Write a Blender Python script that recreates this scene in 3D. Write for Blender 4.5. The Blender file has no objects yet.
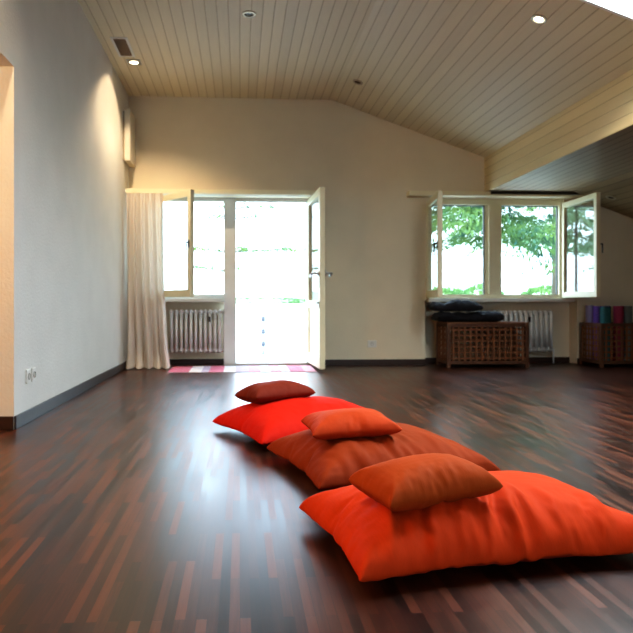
import bpy, bmesh, math, random
from mathutils import Vector, Matrix, noise
from mathutils.bvhtree import BVHTree

random.seed(7)
SC = bpy.context.scene
COL = SC.collection
PI = math.pi

# ------------------------------------------------------------------ basics
def link(o, parent=None):
    COL.objects.link(o)
    if parent: o.parent = parent
    return o

def tag(o, label=None, cat=None, group=None, kind=None):
    if label: o['label'] = label
    if cat: o['category'] = cat
    if group: o['group'] = group
    if kind: o['kind'] = kind
    return o

def empty(name, loc=(0, 0, 0), rz=0.0):
    o = bpy.data.objects.new(name, None)
    o.empty_display_size = .1
    o.location = loc; o.rotation_euler = (0, 0, rz)
    return link(o)

def copy_tree(o, parent=None):
    c = o.copy(); link(c, parent)
    for ch in list(o.children): copy_tree(ch, c)
    return c

class MB:
    """collects shapes into one mesh"""
    def __init__(self): self.bm = bmesh.new()
    def box(self, x0, x1, y0, y1, z0, z1, bev=0.0, rot=None):
        r = bmesh.ops.create_cube(self.bm, size=1)
        M = Matrix.Translation(((x0+x1)/2, (y0+y1)/2, (z0+z1)/2)) @ (rot or Matrix()) @ Matrix.Diagonal((x1-x0, y1-y0, z1-z0, 1))
        bmesh.ops.transform(self.bm, matrix=M, verts=r['verts'])
        if bev:
            es = list({e for v in r['verts'] for e in v.link_edges})
            bmesh.ops.bevel(self.bm, geom=es, offset=bev, segments=2, affect='EDGES', profile=.6)
        return self
    def cyl(self, p0, p1, r0, r1=None, seg=16, cap=True):
        p0, p1 = Vector(p0), Vector(p1); d = p1-p0
        r = bmesh.ops.create_cone(self.bm, cap_ends=cap, segments=seg, radius1=r0, radius2=r0 if r1 is None else r1, depth=d.length)
        M = Matrix.Translation((p0+p1)/2) @ d.to_track_quat('Z', 'Y').to_matrix().to_4x4()
        bmesh.ops.transform(self.bm, matrix=M, verts=r['verts'])
        return self
    def ball(self, c, r, sc=(1, 1, 1), seg=12):
        q = bmesh.ops.create_uvsphere(self.bm, u_segments=seg, v_segments=max(6, seg//2), radius=r)
        bmesh.ops.transform(self.bm, matrix=Matrix.Translation(c) @ Matrix.Diagonal((*sc, 1)), verts=q['verts'])
        return self
    def tube(self, pts, r, seg=8):
        pts = [Vector(p) for p in pts]
        for a, b in zip(pts, pts[1:]): self.cyl(a, b, r, seg=seg)
        for p in pts[1:-1]: self.ball(p, r, seg=8)
        return self
    def ring(self, c, r_in, r_out, h, seg=32, M=None):
        vs = []
        for k in range(seg):
            a = 2*PI*k/seg
            row = []
            for rr, z in ((r_in, 0), (r_out, 0), (r_out, h), (r_in, h)):
                p = Vector((rr*math.cos(a), rr*math.sin(a), z))
                if M: p = M @ p
                row.append(self.bm.verts.new(p+Vector(c)))
            vs.append(row)
        for k in range(seg):
            a, b = vs[k], vs[(k+1) % seg]
            for j in range(4): self.bm.faces.new((a[j], b[j], b[(j+1) % 4], a[(j+1) % 4]))
        return self
    def prism(self, poly, y0, y1):
        """polygon in xz extruded along y"""
        a = [self.bm.verts.new((x, y0, z)) for x, z in poly]
        b = [self.bm.verts.new((x, y1, z)) for x, z in poly]
        n = len(poly)
        self.bm.faces.new(a); self.bm.faces.new(b[::-1])
        for i in range(n): self.bm.faces.new((a[i], b[i], b[(i+1) % n], a[(i+1) % n]))
        return self
    def build(self, name, mat, parent=None, smooth=False, loc=None):
        bmesh.ops.recalc_face_normals(self.bm, faces=self.bm.faces)
        me = bpy.data.meshes.new(name); self.bm.to_mesh(me); self.bm.free()
        o = bpy.data.objects.new(name, me)
        for m in (mat if isinstance(mat, (list, tuple)) else [mat]): me.materials.append(m)
        if smooth:
            for p in me.polygons: p.use_smooth = True
        if loc: o.location = loc
        return link(o, parent)

def autosmooth(o, ang=40):
    me = o.data
    for p in me.polygons: p.use_smooth = True
    bm = bmesh.new(); bm.from_mesh(me)
    for e in bm.edges:
        if len(e.link_faces) == 2 and e.calc_face_angle(0) > math.radians(ang): e.smooth = False
    bm.to_mesh(me); bm.free()
    return o

# ------------------------------------------------------------------ materials
def newmat(name):
    m = bpy.data.materials.new(name); m.use_nodes = True
    nt = m.node_tree
    return m, nt, nt.nodes['Principled BSDF']

def N(nt, t, **kw):
    n = nt.nodes.new(t)
    for k, v in kw.items(): setattr(n, k, v)
    return n

def ramp(nt, fac, stops):
    r = N(nt, 'ShaderNodeValToRGB')
    el = r.color_ramp.elements
    while len(el) < len(stops): el.new(.5)
    for e, (p, c) in zip(el, stops): e.position = p; e.color = (*c, 1)
    nt.links.new(fac, r.inputs[0])
    return r.outputs[0]

def simple(name, col, rough=.6, var=.08, scale=12, bump=0.0, bscale=60, metal=0.0, coat=0.0, spec=.5, sheen=0.0):
    m, nt, b = newmat(name)
    tc = N(nt, 'ShaderNodeTexCoord')
    nz = N(nt, 'ShaderNodeTexNoise'); nz.inputs['Scale'].default_value = scale; nz.inputs['Detail'].default_value = 5
    nt.links.new(tc.outputs['Object'], nz.inputs['Vector'])
    c0 = tuple(max(0, c*(1-var)) for c in col); c1 = tuple(min(1, c*(1+var)) for c in col)
    nt.links.new(ramp(nt, nz.outputs['Fac'], [(.3, c0), (.7, c1)]), b.inputs['Base Color'])
    b.inputs['Roughness'].default_value = rough; b.inputs['Metallic'].default_value = metal
    b.inputs['Specular IOR Level'].default_value = spec
    if coat: b.inputs['Coat Weight'].default_value = coat
    if sheen: b.inputs['Sheen Weight'].default_value = sheen; b.inputs['Sheen Roughness'].default_value = .4
    if bump:
        n2 = N(nt, 'ShaderNodeTexNoise'); n2.inputs['Scale'].default_value = bscale; n2.inputs['Detail'].default_value = 6
        nt.links.new(tc.outputs['Object'], n2.inputs['Vector'])
        bp = N(nt, 'ShaderNodeBump'); bp.inputs['Strength'].default_value = bump; bp.inputs['Distance'].default_value = .01
        nt.links.new(n2.outputs['Fac'], bp.inputs['Height']); nt.links.new(bp.outputs['Normal'], b.inputs['Normal'])
    return m

def board_mat(name, col, axis, width, groove=.07, rough=.55, dark=.45):
    """painted tongue and groove boarding, grooves at a regular pitch along one object axis"""
    m, nt, b = newmat(name)
    tc = N(nt, 'ShaderNodeTexCoord'); sp = N(nt, 'ShaderNodeSeparateXYZ')
    nt.links.new(tc.outputs['Object'], sp.inputs[0])
    dv = N(nt, 'ShaderNodeMath', operation='DIVIDE'); dv.inputs[1].default_value = width
    nt.links.new(sp.outputs[axis], dv.inputs[0])
    fr = N(nt, 'ShaderNodeMath', operation='FRACT'); nt.links.new(dv.outputs[0], fr.inputs[0])
    pp = N(nt, 'ShaderNodeMath', operation='PINGPONG'); pp.inputs[1].default_value = .5
    nt.links.new(fr.outputs[0], pp.inputs[0])
    mr = N(nt, 'ShaderNodeMapRange'); mr.inputs['From Min'].default_value = groove*.35; mr.inputs['From Max'].default_value = groove
    nt.links.new(pp.outputs[0], mr.inputs['Value'])
    fl = N(nt, 'ShaderNodeMath', operation='FLOOR'); nt.links.new(dv.outputs[0], fl.inputs[0])
    wn = N(nt, 'ShaderNodeTexWhiteNoise', noise_dimensions='1D'); nt.links.new(fl.outputs[0], wn.inputs['W'])
    mp = N(nt, 'ShaderNodeMapping'); mp.inputs['Scale'].default_value = (14, 1.2, 14)
    nt.links.new(tc.outputs['Object'], mp.inputs[0])
    nz = N(nt, 'ShaderNodeTexNoise'); nz.inputs['Scale'].default_value = 3; nz.inputs['Detail'].default_value = 5
    nt.links.new(mp.outputs[0], nz.inputs['Vector'])
    ad = N(nt, 'ShaderNodeMath', operation='MULTIPLY_ADD'); ad.inputs[1].default_value = .5
    nt.links.new(wn.outputs['Value'], ad.inputs[0])
    hf = N(nt, 'ShaderNodeMath', operation='MULTIPLY'); hf.inputs[1].default_value = .5
    nt.links.new(nz.outputs['Fac'], hf.inputs[0]); nt.links.new(hf.outputs[0], ad.inputs[2])
    base = ramp(nt, ad.outputs[0], [(.1, tuple(c*.9 for c in col)), (.9, tuple(min(1, c*1.06) for c in col))])
    mx = N(nt, 'ShaderNodeMix', data_type='RGBA')
    mx.inputs[6].default_value = (col[0]*dark, col[1]*dark*.95, col[2]*dark*.85, 1)
    nt.links.new(mr.outputs[0], mx.inputs[0]); nt.links.new(base, mx.inputs[7])
    nt.links.new(mx.outputs[2], b.inputs['Base Color'])
    bp = N(nt, 'ShaderNodeBump'); bp.inputs['Strength'].default_value = .5; bp.inputs['Distance'].default_value = .008
    nt.links.new(mr.outputs[0], bp.inputs['Height']); nt.links.new(bp.outputs['Normal'], b.inputs['Normal'])
    b.inputs['Roughness'].default_value = rough
    return m

def floor_mat():
    m, nt, b = newmat('dark_strip_parquet')
    tc = N(nt, 'ShaderNodeTexCoord')
    mp = N(nt, 'ShaderNodeMapping'); mp.inputs['Rotation'].default_value = (0, 0, PI/2)
    nt.links.new(tc.outputs['Object'], mp.inputs[0])
    br = N(nt, 'ShaderNodeTexBrick'); br.offset = .37; br.offset_frequency = 2; br.squash = 1
    br.inputs['Scale'].default_value = 1; br.inputs['Mortar Size'].default_value = .0007; br.inputs['Mortar Smooth'].default_value = .2
    br.inputs['Brick Width'].default_value = .36; br.inputs['Row Height'].default_value = .027; br.inputs['Bias'].default_value = 0
    br.inputs['Color1'].default_value = (0, 0, 0, 1); br.inputs['Color2'].default_value = (1, 1, 1, 1); br.inputs['Mortar'].default_value = (.25, .25, .25, 1)
    nt.links.new(mp.outputs[0], br.inputs['Vector'])
    mp2 = N(nt, 'ShaderNodeMapping'); mp2.inputs['Scale'].default_value = (45, 2.2, 1)
    nt.links.new(tc.outputs['Object'], mp2.inputs[0])
    g = N(nt, 'ShaderNodeTexNoise'); g.inputs['Scale'].default_value = 2.2; g.inputs['Detail'].default_value = 7; g.inputs['Roughness'].default_value = .65
    nt.links.new(mp2.outputs[0], g.inputs['Vector'])
    mx = N(nt, 'ShaderNodeMix', data_type='FLOAT'); mx.inputs[0].default_value = .42
    nt.links.new(br.outputs['Color'], mx.inputs[2]); nt.links.new(g.outputs['Fac'], mx.inputs[3])
    c = ramp(nt, mx.outputs[0], FLOOR_RAMP)
    nt.links.new(c, b.inputs['Base Color'])
    nz = N(nt, 'ShaderNodeTexNoise'); nz.inputs['Scale'].default_value = 1.6; nz.inputs['Detail'].default_value = 4
    nt.links.new(tc.outputs['Object'], nz.inputs['Vector'])
    mr = N(nt, 'ShaderNodeMapRange'); mr.inputs['To Min'].default_value = .25; mr.inputs['To Max'].default_value = .33
    nt.links.new(nz.outputs['Fac'], mr.inputs['Value'])
    ma = N(nt, 'ShaderNodeMath', operation='MULTIPLY_ADD'); ma.inputs[1].default_value = .06
    nt.links.new(br.outputs['Color'], ma.inputs[0]); nt.links.new(mr.outputs[0], ma.inputs[2])
    nt.links.new(ma.outputs[0], b.inputs['Roughness'])
    b.inputs['Specular IOR Level'].default_value = .66
    bp = N(nt, 'ShaderNodeBump'); bp.inputs['Strength'].default_value = .2; bp.inputs['Distance'].default_value = .001
    nt.links.new(mx.outputs[0], bp.inputs['Height']); nt.links.new(bp.outputs['Normal'], b.inputs['Normal'])
    return m

def fabric(name, col, weave=900, spec=.12):
    m, nt, b = newmat(name)
    tc = N(nt, 'ShaderNodeTexCoord')
    nz = N(nt, 'ShaderNodeTexNoise'); nz.inputs['Scale'].default_value = 5; nz.inputs['Detail'].default_value = 6
    nt.links.new(tc.outputs['Object'], nz.inputs['Vector'])
    mp = N(nt, 'ShaderNodeMapping'); mp.inputs['Scale'].default_value = (240, 30, 60)
    nt.links.new(tc.outputs['Object'], mp.inputs[0])
    th = N(nt, 'ShaderNodeTexNoise'); th.inputs['Scale'].default_value = 1.0; th.inputs['Detail'].default_value = 3
    nt.links.new(mp.outputs[0], th.inputs['Vector'])
    mx = N(nt, 'ShaderNodeMix', data_type='FLOAT'); mx.inputs[0].default_value = .35
    nt.links.new(nz.outputs['Fac'], mx.inputs[2]); nt.links.new(th.outputs['Fac'], mx.inputs[3])
    nt.links.new(ramp(nt, mx.outputs[0], [(.25, tuple(c*.88 for c in col)), (.75, tuple(min(1, c*1.1) for c in col))]), b.inputs['Base Color'])
    bp = N(nt, 'ShaderNodeBump'); bp.inputs['Strength'].default_value = .18; bp.inputs['Distance'].default_value = .002
    nt.links.new(th.outputs['Fac'], bp.inputs['Height']); nt.links.new(bp.outputs['Normal'], b.inputs['Normal'])
    b.inputs['Roughness'].default_value = .75; b.inputs['Specular IOR Level'].default_value = spec
    b.inputs['Sheen Weight'].default_value = .02; b.inputs['Sheen Roughness'].default_value = .5
    b.inputs['Sheen Tint'].default_value = (*[min(1, .3+c) for c in col], 1)
    return m

def glass_mat():
    m = bpy.data.materials.new('window_glass'); m.use_nodes = True
    nt = m.node_tree; nt.nodes.clear()
    out = N(nt, 'ShaderNodeOutputMaterial'); mix = N(nt, 'ShaderNodeMixShader')
    tr = N(nt, 'ShaderNodeBsdfTransparent'); tr.inputs[0].default_value = (.93, .96, .95, 1)
    gl = N(nt, 'ShaderNodeBsdfGlossy'); gl.inputs['Roughness'].default_value = .02
    lw = N(nt, 'ShaderNodeLayerWeight'); lw.inputs[0].default_value = .5
    pw = N(nt, 'ShaderNodeMath', operation='POWER'); pw.inputs[1].default_value = 2.5; nt.links.new(lw.outputs['Facing'], pw.inputs[0])
    fr = N(nt, 'ShaderNodeMath', operation='MULTIPLY_ADD'); fr.inputs[1].default_value = 1.3; fr.inputs[2].default_value = .03
    nt.links.new(pw.outputs[0], fr.inputs[0]); mn = N(nt, 'ShaderNodeMath', operation='MINIMUM'); mn.inputs[1].default_value = .30
    nt.links.new(fr.outputs[0], mn.inputs[0]); nt.links.new(mn.outputs[0], mix.inputs[0]); nt.links.new(tr.outputs[0], mix.inputs[1]); nt.links.new(gl.outputs[0], mix.inputs[2])
    nt.links.new(mix.outputs[0], out.inputs[0])
    return m

def emit_mat(name, col, strength):
    m, nt, b = newmat(name)
    b.inputs['Base Color'].default_value = (*col, 1)
    b.inputs['Emission Color'].default_value = (*col, 1); b.inputs['Emission Strength'].default_value = strength
    return m

def curtain_mat():
    m, nt, b = newmat('curtain_cloth')
    tc = N(nt, 'ShaderNodeTexCoord')
    mp = N(nt, 'ShaderNodeMapping'); mp.inputs['Scale'].default_value = (120, 120, 160)
    nt.links.new(tc.outputs['Object'], mp.inputs[0])
    nz = N(nt, 'ShaderNodeTexNoise'); nz.inputs['Scale'].default_value = 1; nz.inputs['Detail'].default_value = 3
    nt.links.new(mp.outputs[0], nz.inputs['Vector'])
    c = ramp(nt, nz.outputs['Fac'], [(.3, (.80, .71, .62)), (.7, (.86, .78, .70))])
    nt.links.new(c, b.inputs['Base Color']); b.inputs['Roughness'].default_value = .85
    tl = N(nt, 'ShaderNodeBsdfTranslucent'); nt.links.new(c, tl.inputs[0])
    mix = N(nt, 'ShaderNodeMixShader'); mix.inputs[0].default_value = .25
    nt.links.new(b.outputs[0], mix.inputs[1]); nt.links.new(tl.outputs[0], mix.inputs[2])
    nt.links.new(mix.outputs[0], nt.nodes['Material Output'].inputs[0])
    return m

def rug_mat():
    """woven check: broad stripes of raspberry, white, lilac and pink crossed by thin white bands"""
    m, nt, b = newmat('striped_rug_weave')
    tc = N(nt, 'ShaderNodeTexCoord'); sp = N(nt, 'ShaderNodeSeparateXYZ')
    nt.links.new(tc.outputs['Object'], sp.inputs[0])
    dv = N(nt, 'ShaderNodeMath', operation='MULTIPLY_ADD'); dv.inputs[1].default_value = 1/1.72; dv.inputs[2].default_value = .5
    nt.links.new(sp.outputs[0], dv.inputs[0])
    r = N(nt, 'ShaderNodeValToRGB'); r.color_ramp.interpolation = 'CONSTANT'
    R_, W_, L_, P_ = (.52, .05, .13), (.82, .77, .79), (.46, .36, .48), (.66, .25, .34)
    st = [(0, R_), (.14, W_), (.22, L_), (.27, R_), (.37, W_), (.45, L_), (.54, P_), (.62, W_), (.69, P_), (.76, W_), (.82, R_), (.92, P_)]
    el = r.color_ramp.elements
    while len(el) < len(st): el.new(.99)
    for e, (p, c) in zip(el, st): e.position = p; e.color = (*c, 1)
    nt.links.new(dv.outputs[0], r.inputs[0])
    d2 = N(nt, 'ShaderNodeMath', operation='DIVIDE'); d2.inputs[1].default_value = .16; nt.links.new(sp.outputs[1], d2.inputs[0])
    f2 = N(nt, 'ShaderNodeMath', operation='FRACT'); nt.links.new(d2.outputs[0], f2.inputs[0])
    g2 = N(nt, 'ShaderNodeMath', operation='GREATER_THAN'); g2.inputs[1].default_value = .62; nt.links.new(f2.outputs[0], g2.inputs[0])
    ml = N(nt, 'ShaderNodeMath', operation='MULTIPLY'); ml.inputs[1].default_value = .45; nt.links.new(g2.outputs[0], ml.inputs[0])
    mx = N(nt, 'ShaderNodeMix', data_type='RGBA'); mx.inputs[7].default_value = (.78, .70, .72, 1)
    nt.links.new(ml.outputs[0], mx.inputs[0]); nt.links.new(r.outputs[0], mx.inputs[6])
    nt.links.new(mx.outputs[2], b.inputs['Base Color']); b.inputs['Roughness'].default_value = .9
    return m

def wood(name, col, rough=.5, scale=(2, 30, 30)):
    m, nt, b = newmat(name)
    tc = N(nt, 'ShaderNodeTexCoord'); mp = N(nt, 'ShaderNodeMapping'); mp.inputs['Scale'].default_value = scale
    nt.links.new(tc.outputs['Object'], mp.inputs[0])
    nz = N(nt, 'ShaderNodeTexNoise'); nz.inputs['Scale'].default_value = 1.5; nz.inputs['Detail'].default_value = 6
    nt.links.new(mp.outputs[0], nz.inputs['Vector'])
    nt.links.new(ramp(nt, nz.outputs['Fac'], [(.25, tuple(c*.7 for c in col)), (.75, tuple(min(1, c*1.2) for c in col))]), b.inputs['Base Color'])
    b.inputs['Roughness'].default_value = rough
    return m

def foliage(name, c0, c1):
    m, nt, b = newmat(name)
    tc = N(nt, 'ShaderNodeTexCoord')
    nz = N(nt, 'ShaderNodeTexNoise'); nz.inputs['Scale'].default_value = 1.4; nz.inputs['Detail'].default_value = 4
    nt.links.new(tc.outputs['Object'], nz.inputs['Vector'])
    c = ramp(nt, nz.outputs['Fac'], [(.35, c0), (.65, c1)])
    nt.links.new(c, b.inputs['Base Color']); b.inputs['Roughness'].default_value = .7; b.inputs['Specular IOR Level'].default_value = .1
    tl = N(nt, 'ShaderNodeBsdfTranslucent'); nt.links.new(c, tl.inputs[0])
    mix = N(nt, 'ShaderNodeMixShader'); mix.inputs[0].default_value = .4
    nt.links.new(b.outputs[0], mix.inputs[1]); nt.links.new(tl.outputs[0], mix.inputs[2])
    nt.links.new(mix.outputs[0], nt.nodes['Material Output'].inputs[0])
    return m

FLOOR_RAMP = [(.20, (.008, .0025, .0017)), (.5, (.038, .0103, .0048)), (.8, (.110, .0310, .0125))]
PLASTER_L = simple('cool_white_plaster', (.73, .72, .69), .9, .03, 3, .35, 55)
PLASTER_B = simple('warm_white_plaster', (.76, .67, .52), .9, .03, 3, .25, 60)
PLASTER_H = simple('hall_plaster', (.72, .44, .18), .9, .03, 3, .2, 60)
BOARDS = board_mat('painted_ceiling_boards', (.78, .71, .53), 'X', .1035, groove=.07, dark=.72)
BOARDS_Z = board_mat('painted_bulkhead_boards', (.78, .67, .43), 'Z', .102, groove=.05, dark=.7)
BOARDS_S = board_mat('shade_toned_soffit_boards', (.33, .235, .13), 'X', .11, groove=.08, rough=.55, dark=.45)  # the unlit soffit's shade is put into this darker board colour
PARQUET = floor_mat()
SKIRT = simple('dark_skirting', (.045, .04, .042), .35, .1, 8)
SKIRT_W = simple('brown_skirting', (.035, .014, .008), .4, .1, 8)
CREAM = simple('cream_gloss_paint', (.82, .76, .55), .4, .03, 6)
WHITEP = simple('white_gloss_paint', (.80, .80, .77), .4, .03, 6)
SILLM = simple('sill_paint', (.78, .76, .71), .35, .03, 6)
ENAMEL = simple('radiator_enamel', (.82, .80, .78), .4, .03, 8)
GLASS = glass_mat()
STEEL = simple('brushed_steel', (.55, .56, .56), .3, .05, 30, metal=1)
DARKMET = simple('dark_bronze', (.05, .045, .04), .4, .1, 30, metal=.6)
PLASTIC = simple('white_plastic', (.72, .71, .68), .4, .02, 8)
BLACKHOLE = simple('shadow_gap_black', (.012, .012, .012), .5, .1, 8)
SCREEN = simple('cream_case', (.70, .66, .58), .5, .03, 8)
BASKETW = wood('acacia_slats', (.20, .075, .025), .5)
BASKETD = wood('acacia_posts', (.095, .035, .013), .5, (30, 30, 3))

# ------------------------------------------------------------------ camera
F, CX, CY, H = 633.0, 277.0, 305.0, .777          # focal length, principal point (px), eye height
TH = math.atan(37/633)
cam = bpy.data.cameras.new('camera'); camo = link(bpy.data.objects.new('camera', cam))
cam.sensor_fit = 'HORIZONTAL'; cam.sensor_width = 24; cam.lens = 24
cam.shift_x = (316.5-CX)/633; cam.shift_y = -(316.5-CY)/633
camo.location = (0, 0, H); camo.rotation_euler = (PI/2, 0, -TH)
cam.clip_start = .05; cam.clip_end = 500
cam.dof.use_dof = True; cam.dof.focus_distance = 2.3; cam.dof.aperture_fstop = 3.2
SC.camera = camo

# ------------------------------------------------------------------ room shell
YB = 8.1; XL = -1.405; ZC = 3.42; XR = 1.183; SL = .357; XK = 3.2; ZS = 2.245; YF = -2.6; XW = 6.6
YO = 4.03                                         # where the left wall stops at the hall opening
def slope_z(x): return ZC-SL*(x-XR)

def struct(name, mb, mat, label, cat, parent=None):
    o = mb.build(name, mat, parent)
    if parent is None: tag(o, label, cat, kind='structure')
    return o

struct('floor', MB().box(-4.2, XW+.3, YF-.3, YB+.2, -.15, 0), PARQUET, 'dark red-brown strip parquet floor with a soft sheen', 'floor')
WL2 = -1.14                                        # left edge of the window opening
D0, D1 = -.13, .89
ZT, ZSILL = 2.165, .866
RW0, RW1 = 2.45, 4.26
NI0, NI1 = 2.40, 4.435
b = MB()
b.box(-1.8, WL2, YB, YB+.22, -.1, 3.9)
b.box(WL2, D0, YB, YB+.22, ZT, 3.9); b.box(WL2, D0, YB+.2, YB+.22, -.1, ZSILL-.03)
b.box(D0, D1, YB, YB+.22, ZT, 3.9)
b.box(D1, NI0, YB, YB+.22, -.1, 3.9)
b.box(NI0, RW0, YB, YB+.22, ZSILL-.03, 3.9); b.box(NI0, NI1, YB+.2, YB+.22, -.1, ZSILL-.03)
b.box(RW0, RW1, YB, YB+.22, ZT, 3.9)
b.box(RW1, NI1, YB, YB+.22, ZSILL-.03, 3.9); b.box(NI1, XW+.3, YB, YB+.22, -.1, 3.9)
struct('wall_back', b, PLASTER_B, 'warm off-white end wall holding the garden door and the windows', 'wall')
b = MB()
b.box(XL-.22, XL, YO, YB, -.1, 3.6)
b.box(XL-.22, XL, YF, YO, 2.262, 3.6)
struct('wall_left', b, PLASTER_L, 'cool white textured plaster wall on the left with the hall opening', 'wall')
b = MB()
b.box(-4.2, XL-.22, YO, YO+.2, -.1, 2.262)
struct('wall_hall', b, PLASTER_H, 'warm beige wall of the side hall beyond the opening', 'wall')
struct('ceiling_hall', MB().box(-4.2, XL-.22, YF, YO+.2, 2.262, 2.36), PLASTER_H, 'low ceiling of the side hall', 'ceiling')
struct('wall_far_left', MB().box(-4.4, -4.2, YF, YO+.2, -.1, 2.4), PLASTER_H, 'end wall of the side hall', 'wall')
# wall behind the camera, with an opening added to let sky fill in
b = MB()
b.box(-4.4, .2, YF-.25, YF, -.1, 3.9); b.box(2.6, XW+.3, YF-.25, YF, -.1, 3.9)
b.box(.2, 2.6, YF-.25, YF, -.1, .9); b.box(.2, 2.6, YF-.25, YF, 2.2, 3.9)
struct('wall_front', b, PLASTER_B, 'off-white wall behind the camera', 'wall')
struct('wall_right', MB().box(XW, XW+.25, YF, YB, -.1, 3.0), PLASTER_B, 'low right wall under the roof slope', 'wall')

# ceiling: flat strip, slope with a skylight hole, dormer soffit
KX0, KX1, KY0, KY1 = 2.28, 3.02, 2.5, 4.42
b = MB()
b.prism([(XL-.1, ZC), (XR, ZC), (XR, ZC+.1), (XL-.1, ZC+.1)], YF, YB)
def slab(x0, x1, y0, y1):
    b.prism([(x0, slope_z(x0)), (x1, slope_z(x1)), (x1, slope_z(x1)+.1), (x0, slope_z(x0)+.1)], y0, y1)
slab(XR, KX0, YF, YB); slab(KX1, XK+.06, YF, YB); slab(KX0, KX1, YF, KY0); slab(KX0, KX1, KY1, YB)
struct('ceiling', b, BOARDS, 'cream painted board ceiling, flat on the left and sloping on the right', 'ceiling')
XS = 4.30
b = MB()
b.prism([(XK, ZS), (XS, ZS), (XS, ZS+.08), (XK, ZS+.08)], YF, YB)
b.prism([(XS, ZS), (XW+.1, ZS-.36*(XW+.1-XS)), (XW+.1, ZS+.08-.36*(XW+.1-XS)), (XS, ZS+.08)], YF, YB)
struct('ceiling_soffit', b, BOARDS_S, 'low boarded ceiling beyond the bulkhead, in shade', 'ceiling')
struct('wall_bulkhead', MB().box(XK, XK+.06, YF, YB, ZS+.0801, slope_z(XK)-.001), BOARDS_Z, 'boarded vertical bulkhead face below the sloping ceiling', 'wall')
bpy.data.objects['wall_bulkhead'].location.z = 0
struct('trim_1', MB().box(XK-.012, XK, YF, YB, ZS-.002, slope_z(XK)+.0), BOARDS_Z, 'yellowish painted boards cladding the bulkhead', 'trim')

# skirting
def skirt(name, x0, x1, y0, y1, mat, label, z1=.075):
    struct(name, MB().box(x0, x1, y0, y1, 0, z1, .004), mat, label, 'baseboard')
skirt('baseboard_left', XL, XL+.014, YO, YB-.015, SKIRT, 'grey skirting along the left wall', .085)
skirt('baseboard_hall', -4.2, XL-.001, YO-.014, YO, SKIRT_W, 'dark brown skirting in the hall opening', .085)
skirt('baseboard_back', D1+.05, NI0, YB-.014, YB, SKIRT_W, 'dark skirting on the end wall between door and window')
skirt('baseboard_niche', NI0, NI1, YB+.186, YB+.2, SKIRT_W, 'dark skirting inside the right radiator niche')
skirt('baseboard_niche_left', WL2, D0-.08, YB+.186, YB+.2, SKIRT_W, 'dark skirting inside the left radiator niche')
skirt('baseboard_right', NI1, XW, YB-.014, YB, SKIRT_W, 'dark skirting on the end wall right of the window')

# ------------------------------------------------------------------ windows and door
def make_sash(parent, hinge, W, Hh, ang, side, handle=True, name='sash'):
    """casement leaf: side=+1 hinged on its left, -1 hinged on its right; swings into the room"""
    st, th = .062, .052
    s = side
    def bx(m, a, c, y0, y1, z0, z1, bev=.004): m.box(min(a*s, c*s), max(a*s, c*s), y0, y1, z0, z1, bev)
    m = MB()
    bx(m, 0, st, -th, 0, 0, Hh); bx(m, W-st, W, -th, 0, 0, Hh)
    bx(m, st, W-st, -th, 0, 0, st*1.15); bx(m, st, W-st, -th, 0, Hh-st, Hh)
    bx(m, st-.002, W-st+.002, -th-.0, -th+.012, st*1.15, st*1.15+.014, 0); bx(m, st-.002, W-st+.002, -th, -th+.012, Hh-st-.014, Hh-st, 0)
    o = m.build(name, CREAM, parent); o.location = hinge; o.rotation_euler = (0, 0, -ang*s)
    m = MB(); bx(m, st-.006, W-st+.006, -th/2-.004, -th/2+.004, st*1.1, Hh-st+.006, 0); m.build('glass', GLASS, o)
    if handle:
        m = MB(); xc = (W-st/2)*s
        m.box(xc-.014, xc+.014, -th-.008, -th, Hh*.46, Hh*.46+.09, .004)
        m.cyl((xc, -th, Hh*.46+.06), (xc, -th-.042, Hh*.46+.06), .008)
        m.tube([(xc, -th-.038, Hh*.46+.06), (xc, -th-.040, Hh*.46-.05)], .0085)
        h = m.build('handle', DARKMET, o, True); tag(h, 'dark metal handle')
    return o

FY0, FY1 = YB+.03, YB+.10                          # frame plane
# --- left window
w = empty('window_1', (0, 0, 0)); tag(w, 'left casement window beside the garden door, its sash standing open', 'window', kind='structure')
m = MB()
m.box(WL2, WL2+.05, FY0, FY1, ZSILL, ZT, .004); m.box(WL2+.05, -.205, FY0, FY1, ZT-.062, ZT, .004)
m.box(WL2+.05, -.205, FY0, FY1, ZSILL, ZSILL+.05, .004)
m.build('window_frame', WHITEP, w)
MB().box(WL2-.02, -.20, YB-.055, YB+.2, ZSILL-.05, ZSILL-.002, .006).build('sill', SILLM, w)
make_sash(w, (WL2+.02, FY0, ZSILL+.006), .945, 1.245, math.radians(51.5), 1)
# --- door
d = empty('door_1', (0, 0, 0)); tag(d, 'glazed garden door standing open into the room', 'door', kind='structure')
m = MB()
m.box(-.205, -.052, FY0-.005, FY1, 0, ZT, .005); m.box(-.052, D1-.035, FY0, FY1, ZT-.062, ZT, .004)
m.box(D1-.035, D1, FY0, FY1, 0, ZT, .004)
m.build('door_frame', WHITEP, d)
MB().box(-.052, D1-.035, FY0-.02, YB+.34, 0, .035, .006).build('threshold', SILLM, d)
LW, LH, LT = .935, 2.085, .062
m = MB(); s = -1
def lb(a, c, z0, z1, y0=-LT, y1=0, bev=.004): m.box(min(-a, -c), max(-a, -c), y0, y1, z0, z1, bev)
lb(0, .085, 0, LH); lb(LW-.085, LW, 0, LH); lb(.085, LW-.085, LH-.085, LH); lb(.085, LW-.085, 0, .13); lb(.085, LW-.085, .70, .79)
lb(.085, LW-.085, .13, .70, -LT/2-.012, -LT/2+.012, 0)
leaf = m.build('door_leaf', CREAM, d); leaf.location = (D1-.025, FY0, .042); leaf.rotation_euler = (0, 0, math.radians(92.8))
m = MB(); lb(.08, LW-.08, .785, LH-.08, -LT/2-.005, -LT/2+.005, 0); m.build('glass', GLASS, leaf)
m = MB(); xc = -(LW-.042)
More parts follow.
